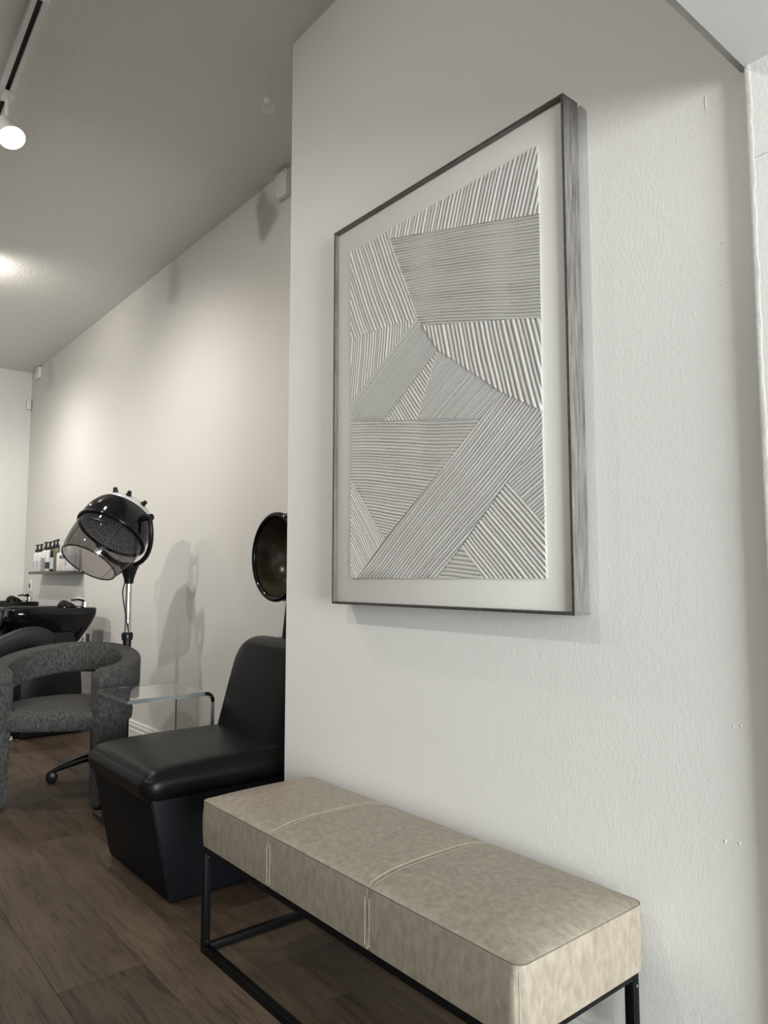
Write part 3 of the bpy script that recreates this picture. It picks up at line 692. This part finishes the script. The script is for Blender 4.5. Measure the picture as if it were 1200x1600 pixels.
# ------------------------------------------------------------------ shampoo units
def rrect(cx, cy, hx, hy, z, e=0.28, n=56, zf=None):
    out = []
    for i in range(n):
        a = 2*PI*i/n; c, s = math.cos(a), math.sin(a)
        x = cx + hx * math.copysign(abs(c) ** e, c); y = cy + hy * math.copysign(abs(s) ** e, s)
        out.append((x, y, z + (zf(x, y) if zf else 0)))
    return out
def shampoo_unit(y0, label):
    u = thing('shampoo_unit', (1.45, y0 + 0.27, 0), label, 'shampoo basin', 'shampoo units along the pale wall')
    yc = y0 + 0.27
    def notch(x, y):
        t = smoothstep(1.42, 1.27, x); return -0.105 * t * math.exp(-((y - yc) / 0.105) ** 4)
    rings = [rrect(1.60, yc, 0.17, 0.20, 0.66), rrect(1.585, yc, 0.21, 0.22, 0.70), rrect(1.572, yc, 0.285, 0.25, 0.80, zf=lambda x, y: 0.5 * notch(x, y)),
             rrect(1.568, yc, 0.314, 0.268, 0.862, zf=notch), rrect(1.568, yc, 0.316, 0.27, 0.905, zf=notch), rrect(1.568, yc, 0.308, 0.262, 0.914, zf=notch),
             rrect(1.555, yc, 0.275, 0.235, 0.912, zf=notch), rrect(1.555, yc, 0.262, 0.222, 0.895, zf=notch), rrect(1.57, yc, 0.22, 0.19, 0.78), rrect(1.58, yc, 0.12, 0.10, 0.735)]
    bw = MB().rings(rings).build('bowl', 'black_gloss', u, smooth=50)
    MB().lathe([(0, 0.022), (0.004, 0.02)], (1.60, yc, 0.735), (0, 0, 1), 20, True, True).build('drain', 'chrome', bw)
    # neck rest lobes on the front lip
    pts = [(1.262, yc - 0.15 + 0.3 * k / 20, 0.918 - 0.105 * math.exp(-((-0.15 + 0.3 * k / 20) / 0.105) ** 4)) for k in range(21)]
    MB().tube(pts, 0.016, 10).build('neck_rest', 'black_rubber', bw)
    # lever mixer and spray head at the wall end of the rim
    fa = MB().cyl((1.80, y0 + 0.10, 0.905), (1.80, y0 + 0.10, 0.955), 0.027, 20).build('faucet', 'chrome', u)
    MB().tube([(1.80, y0 + 0.10, 0.95), (1.785, y0 + 0.10, 0.972), (1.75, y0 + 0.10, 0.980), (1.70, y0 + 0.10, 0.972)], [0.024, 0.024, 0.019, 0.014], 12, flat=0.7).build('lever', 'chrome', fa)
    MB().lathe([(0, 0.024), (0.006, 0.024)], (1.80, y0 + 0.10, 0.898), (0, 0, 1), 20, True, True).build('flange', 'chrome', fa)
    sp = MB().lathe([(0, 0.050), (0.015, 0.053), (0.04, 0.045), (0.06, 0.026), (0.068, 0.002)], (1.652, y0 + 0.10, 0.905), (-0.15, 0, 1), 24, True, True).build('spray_head', 'black_gloss', u)
    MB().tube([(1.665, y0 + 0.10, 0.945), (1.70, y0 + 0.10, 0.930), (1.735, y0 + 0.10, 0.91)], [0.022, 0.019, 0.014], 12).build('spray_handle', 'black_plastic', sp)
    # pedestal, seat and sloping backrest
    MB().prism([(1.36, 0.004), (1.34, 0.70), (1.50, 0.74), (1.70, 0.74), (1.76, 0.55), (1.80, 0.004)], 1, y0 + 0.02, y0 + 0.52).build('pedestal', 'black_plastic', u, bevel=0.012)
    MB().tube([(1.77, y0 - 0.005, 0.70), (1.735, y0 + 0.0, 0.60), (1.715, y0 + 0.01, 0.52)], 0.008, 10).build('strut', 'chrome', u)
    MB().tube([(1.80, y0 + 0.0, 0.72), (1.795, y0 - 0.01, 0.60), (1.79, y0 + 0.01, 0.45)], 0.012, 10).build('hose', 'black_rubber', u)
    def pad(P, yc_, w, th, name, mat):
        prof = cat_rom([Vector((x, 0, z)) for x, z in P], 6); m = len(prof); rings = []
        for i, p in enumerate(prof):
            d = (prof[min(i+1, m-1)] - prof[max(i-1, 0)]).normalized(); nr = Vector((-d.z, 0, d.x))
            e = min(i, m - 1 - i); k_ = (0.35, 0.75, 0.93, 1.0)[min(e, 3)]; ring = []
            for k in range(24):
                a = 2*PI*k/24; c, s_ = math.cos(a), math.sin(a)
                ring.append(p + nr * th * k_ * math.copysign(abs(s_) ** 0.7, s_) + Vector((0, yc_ + w * (0.7 + 0.3 * k_) * math.copysign(abs(c) ** 0.5, c), 0)))
            rings.append(ring)
        return MB().rings(rings).build(name, mat, u, smooth=60)
    pad([(0.74, 0.44), (0.90, 0.53), (1.05, 0.63), (1.18, 0.71), (1.24, 0.74)], yc, 0.24, 0.05, 'backrest', 'charcoal_leather')
    for sy in (-1, 1): pad([(0.62, 0.47), (0.85, 0.50), (1.05, 0.57), (1.22, 0.66), (1.36, 0.715), (1.46, 0.71), (1.53, 0.65)], yc + sy * 0.305, 0.033, 0.075, 'armrest', 'charcoal_leather')
    pillow(0.40, 1.02, y0 + 0.02, y0 + 0.52, 0.36, 0.48, 0.045, 0.015, 16, 16).build('seat', 'black_leather', u, smooth=80)
    MB().prism([(0.52, 0.004), (0.46, 0.36), (1.38, 0.40), (1.38, 0.004)], 1, y0 + 0.07, y0 + 0.47).build('seat_base', 'black_plastic', u, bevel=0.01)
    MB().lathe([(0, 0.018), (0.012, 0.022), (0.028, 0.020), (0.04, 0.012)], (1.30, y0 + 0.01, 0), (0, 0, 1), 16, True, True).build('foot', 'chrome', u)
    return u
su = shampoo_unit(5.63, 'black shampoo basin with sloping leather seat just below the bottle shelf end nearest the dryer')
su['label'] = 'black ceramic shampoo basin with reclined leather seat, behind the grey armchair'
su2 = copy_tree(su); su2.location.y += 1.60
su2['label'] = 'black ceramic shampoo basin with leather seat, closest to the back wall'

# ------------------------------------------------------------------ shelf and bottles
sf = thing('wall_shelf', (XF, 6.95, 1.165), 'thin dark wall shelf holding the salon bottles', 'shelf')
MB().box((1.842, 6.335, 1.166), (XF - 0.0005, 7.575, 1.192)).build('board', 'shelf', sf, bevel=0.002)
ZSH = 1.1925
def bottle(y, h, r, body, label, lab, cat='bottle', pump='bottle_black', lab_z=(0.2, 0.62), name='pump_bottle', x=1.895, square=False):
    g = 'bottles on the dark wall shelf'
    b = thing(name, (x, y, ZSH), label, cat, g)
    n = 24
    def ring(rr, z):
        e = 0.45 if square else 1.0
        return [(x + rr * math.copysign(abs(math.cos(2*PI*i/n)) ** e, math.cos(2*PI*i/n)), y + rr * math.copysign(abs(math.sin(2*PI*i/n)) ** e, math.sin(2*PI*i/n)), ZSH + z) for i in range(n)]
    MB().rings([ring(r * 0.9, 0), ring(r, 0.006), ring(r, h * 0.86), ring(r * 0.86, h * 0.93), ring(r * 0.45, h * 0.985), ring(r * 0.42, h)]).build('body', body, b, smooth=40)
    if lab:
        lb = MB().rings([ring(r + 0.0008, h * lab_z[0]), ring(r + 0.0008, h * lab_z[1])], False, False).build('label', lab, b, smooth=40)
        if lab != 'label_dark':
            for k in range(4):
                z = h * (lab_z[0] + (lab_z[1] - lab_z[0]) * (0.2 + 0.17 * k)); w = r * (0.9 if k % 2 else 0.6)
                MB().box((x - r - 0.002, y - w * 0.6, ZSH + z), (x - r - 0.0007, y + w * 0.6, ZSH + z + 0.003)).build('print_line', 'print', lb)
    if pump:
        p = MB().lathe([(0, r * 0.62), (0.024, r * 0.58), (0.030, r * 0.30), (0.062, r * 0.26)], (x, y, ZSH + h), (0, 0, 1), 16, True, True)
        p.build('pump', pump, b)
        MB().tube([(x + 0.004, y - 0.012, ZSH + h + 0.067), (x, y + 0.012, ZSH + h + 0.069), (x - 0.006, y + 0.055, ZSH + h + 0.063)], [0.013, 0.012, 0.006], 10, flat=0.6).build('nozzle', pump, b)
    return b
bottle(7.49, 0.185, 0.034, 'bottle_white', 'pale pump bottle at the far end of the dark wall shelf', 'label_pale', lab_z=(0.1, 0.55))
bottle(7.36, 0.185, 0.034, 'bottle_white', 'pale pump bottle second from the far shelf end', 'label_pale', lab_z=(0.1, 0.55))
bottle(7.20, 0.200, 0.036, 'bottle_white', 'white pump bottle with a tall grey label on the shelf', 'bottle_grey', lab_z=(0.02, 0.62), square=True)
bottle(7.07, 0.198, 0.036, 'bottle_white', 'white pump bottle with a small black label on the shelf', 'label_dark', lab_z=(0.12, 0.42), square=True)
bottle(6.94, 0.205, 0.033, 'bottle_black', 'black pump bottle with a pale lower label on the shelf', 'label_pale', lab_z=(0.1, 0.6))
bottle(6.84, 0.21, 0.030, 'bottle_olive', 'dark olive pump bottle beside the black bottle', None)
bottle(6.74, 0.165, 0.031, 'bottle_white', 'plain white bottle without pump on the shelf', None, pump=None, name='lotion_bottle')
bottle(6.60, 0.21, 0.043, 'bottle_white', 'stout white bottle with a grey square label and pale pump', 'label_grey', lab_z=(0.5, 0.64), pump='bottle_white')
bottle(6.44, 0.215, 0.043, 'bottle_white', 'stout white bottle with pale pump above the shelf end', 'label_pale', lab_z=(0.1, 0.6), pump='bottle_white')
j = thing('jar', (1.868, 6.505, ZSH), 'small cream jar at the front of the dark shelf', 'jar', 'bottles on the dark wall shelf')
MB().lathe([(0, 0.021), (0.004, 0.024), (0.04, 0.024), (0.044, 0.022)], (1.868, 6.505, ZSH), (0, 0, 1), 24, True, True).build('body', 'amber', j)
MB().lathe([(0.044, 0.0235), (0.058, 0.0235), (0.060, 0.022)], (1.868, 6.505, ZSH), (0, 0, 1), 24, True, True).build('lid', 'amber', j)

# ------------------------------------------------------------------ small fittings on walls and ceiling
ol = thing('wall_outlet', (XF, 8.03, 1.0), 'white wall outlet plate with black insert near the back corner', 'outlet')
MB().box((XF - 0.006, 7.965, 0.99), (XF - 0.0003, 8.085, 1.115)).build('plate', 'white_plastic', ol, bevel=0.002)
MB().box((XF - 0.008, 8.005, 1.03), (XF - 0.006, 8.045, 1.075)).build('socket', 'black_slot', ol)
bx = thing('junction_box', (XF, 3.2, 3.15), 'white junction box high on the wall beside the art wall corner', 'junction box')
MB().box((1.938, 3.145, 3.158), (XF - 0.0005, 3.255, 3.300)).build('cover', 'white_plastic', bx, bevel=0.004)
for y, z in ((3.160, 3.285), (3.243, 3.170)): MB().cyl((1.9385, y, z), (1.936, y, z), 0.004, 10).build('screw', 'black_slot', bx)
b2 = thing('alarm_box', (XF, 8.02, 3.19), 'small white box under the ceiling by the back corner', 'alarm box')
MB().box((XF - 0.035, 7.93, 3.195), (XF - 0.0005, 8.07, 3.312)).build('cover', 'white_plastic', b2, bevel=0.005)
MB().box((XF - 0.037, 7.96, 3.21), (XF - 0.035, 8.04, 3.235)).build('grille_strip', 'white_metal', b2)
sn = thing('motion_sensor', (XF - 0.03, YB, 2.9), 'small white motion sensor in the back corner', 'sensor')
MB().box((XF - 0.055, YB - 0.05, 2.915), (XF - 0.008, YB - 0.0005, 3.02)).build('housing', 'white_plastic', sn, bevel=0.008)
MB().box((XF - 0.045, YB - 0.054, 2.93), (XF - 0.018, YB - 0.05, 2.965)).build('lens', 'white_metal', sn)
hk = thing('ceiling_hook', (1.60, 2.755, HC), 'white ring hook screwed into the textured ceiling', 'hook')
MB().lathe([(-0.0, 0.020), (-0.006, 0.020), (-0.012, 0.012), (-0.020, 0.006)], (1.60, 2.755, HC), (0, 0, 1), 20, True, True).build('base', 'hook_white', hk)
MB().tube([(1.60 + 0.021 * math.cos(a), 2.755 - 0.012 * math.cos(a), HC - 0.040 + 0.024 * math.sin(a)) for a in [R_(100 + 300 * k / 20) for k in range(21)]], 0.0035, 8).build('ring', 'hook_white', hk)

# ------------------------------------------------------------------ track lighting
TR = R_(2.3)
def track_pt(x0, y): return x0 + (y - 2.8) * math.tan(TR)
def track(x0, y0, y1, label):
    t = thing('light_track', (track_pt(x0, (y0 + y1) / 2), (y0 + y1) / 2, HC), label, 'light track')
    def bar(a, b, z0, z1, name, mat):
        mb = MB(); vs = []
        for y in (y0, y1):
            xc = track_pt(x0, y); vs += [(xc + a, y, z0), (xc + b, y, z0), (xc + b, y, z1), (xc + a, y, z1)]
        mb.add(vs, [(0,3,2,1),(4,5,6,7),(0,1,5,4),(1,2,6,5),(2,3,7,6),(3,0,4,7)]); return mb.build(name, mat, t)
    bar(-0.028, 0.028, HC - 0.010, HC - 0.0005, 'backplate', 'white_metal')
    bar(-0.028, -0.010, HC - 0.030, HC - 0.010, 'side_rail', 'white_metal'); bar(0.010, 0.028, HC - 0.030, HC - 0.010, 'side_rail', 'white_metal')
    bar(-0.010, 0.010, HC - 0.0135, HC - 0.010, 'slot', 'black_slot')
    return t
ta = track(0.632, 2.3, 7.6, 'white ceiling light track with a dark slot, over the chairs')
MB().box((track_pt(0.632, 2.62) - 0.034, 2.50, HC - 0.038), (track_pt(0.632, 2.62) + 0.034, 2.76, HC - 0.0305)).build('feed_cover', 'white_metal', ta, bevel=0.003)
tbk = track(-0.75, 0.9, 7.6, 'white ceiling light track in the middle of the room')
def spot(x0, y, aim, label, power=TRACK_W, cone=70, reach=0.06, col=(1.0, 0.95, 0.89)):
    x = track_pt(x0, y); g = 'white track spotlights'
    s = thing('track_spotlight', (x, y, HC - 0.03), label, 'spotlight', g)
    MB().box((x - 0.02, y - 0.035, HC - 0.05), (x + 0.02, y + 0.035, HC - 0.0302)).build('adapter', 'white_metal', s, bevel=0.003)
    d = (Vector(aim) - Vector((x, y, HC - 0.19))).normalized()
    piv = Vector((x, y, HC - 0.145))
    MB().cyl((x, y, HC - 0.05), piv, 0.009, 14).build('stem', 'white_metal', s)
    c0 = piv - d * 0.035
    hs = MB().lathe([(0, 0.020), (0.004, 0.028), (0.03, 0.034), (0.06, 0.040), (0.085, 0.052), (0.12, 0.058), (0.124, 0.055), (0.118, 0.052)], c0 + Vector((0, 0, -0.03)), d, 32, True, False).build('housing', 'white_metal', s)
    face = c0 + Vector((0, 0, -0.03)) + d * 0.118
    MB().lathe([(0, 0.0525), (0.006, 0.042), (0.009, 0.02), (0.010, 0.001)], face, d, 32, True, True).build('lamp_face', 'bulb', s)
    L = bpy.data.lights.new('spot_beam', 'SPOT'); L.energy = power; L.color = col; L.spot_size = R_(cone); L.spot_blend = 1.0; L.shadow_soft_size = 0.03
    lo = bpy.data.objects.new('spot_beam', L); COL.objects.link(lo); lo.parent = s
    lo.location = face + d * 0.03 - BASE[s.name]; lo.rotation_euler = d.to_track_quat('-Z', 'Y').to_euler()
    return s
spot(0.640, 3.43, (1.25, 1.7, 0.2), 'white track spotlight lit, beside the dark open slot of the track', 25, cone=60)
spot(0.632, 4.03, (1.6, 4.7, 0.4), 'white track spotlight next along the track toward the back wall', 62, cone=150)
spot(0.632, 5.45, (1.25, 5.75, 3.5), 'white track spotlight turned up to wash the ceiling', 12, 165)
spot(0.632, 6.6, (1.6, 7.0, 0.4), 'unseen track spotlight added to brighten the wall by the bottle shelf', 60, cone=150)  # lamp added out of view to lift the far wall
spot(-0.75, 1.62, (1.5, 1.5, 1.9), 'white track spotlight in mid room aimed at the framed art', 34, 110)
spot(-0.75, 3.4, (1.9, 3.7, 0.9), 'unseen track spotlight added in mid room to brighten the dryer wall', 55, 118)  # added lamp, out of view, fills the wall behind the dryers
spot(-0.75, 5.4, (1.5, 6.6, 0.8), 'unseen track spotlight added in mid room to brighten the basin wall', 85, 118)  # another unseen lamp, added to light the wall behind the basins
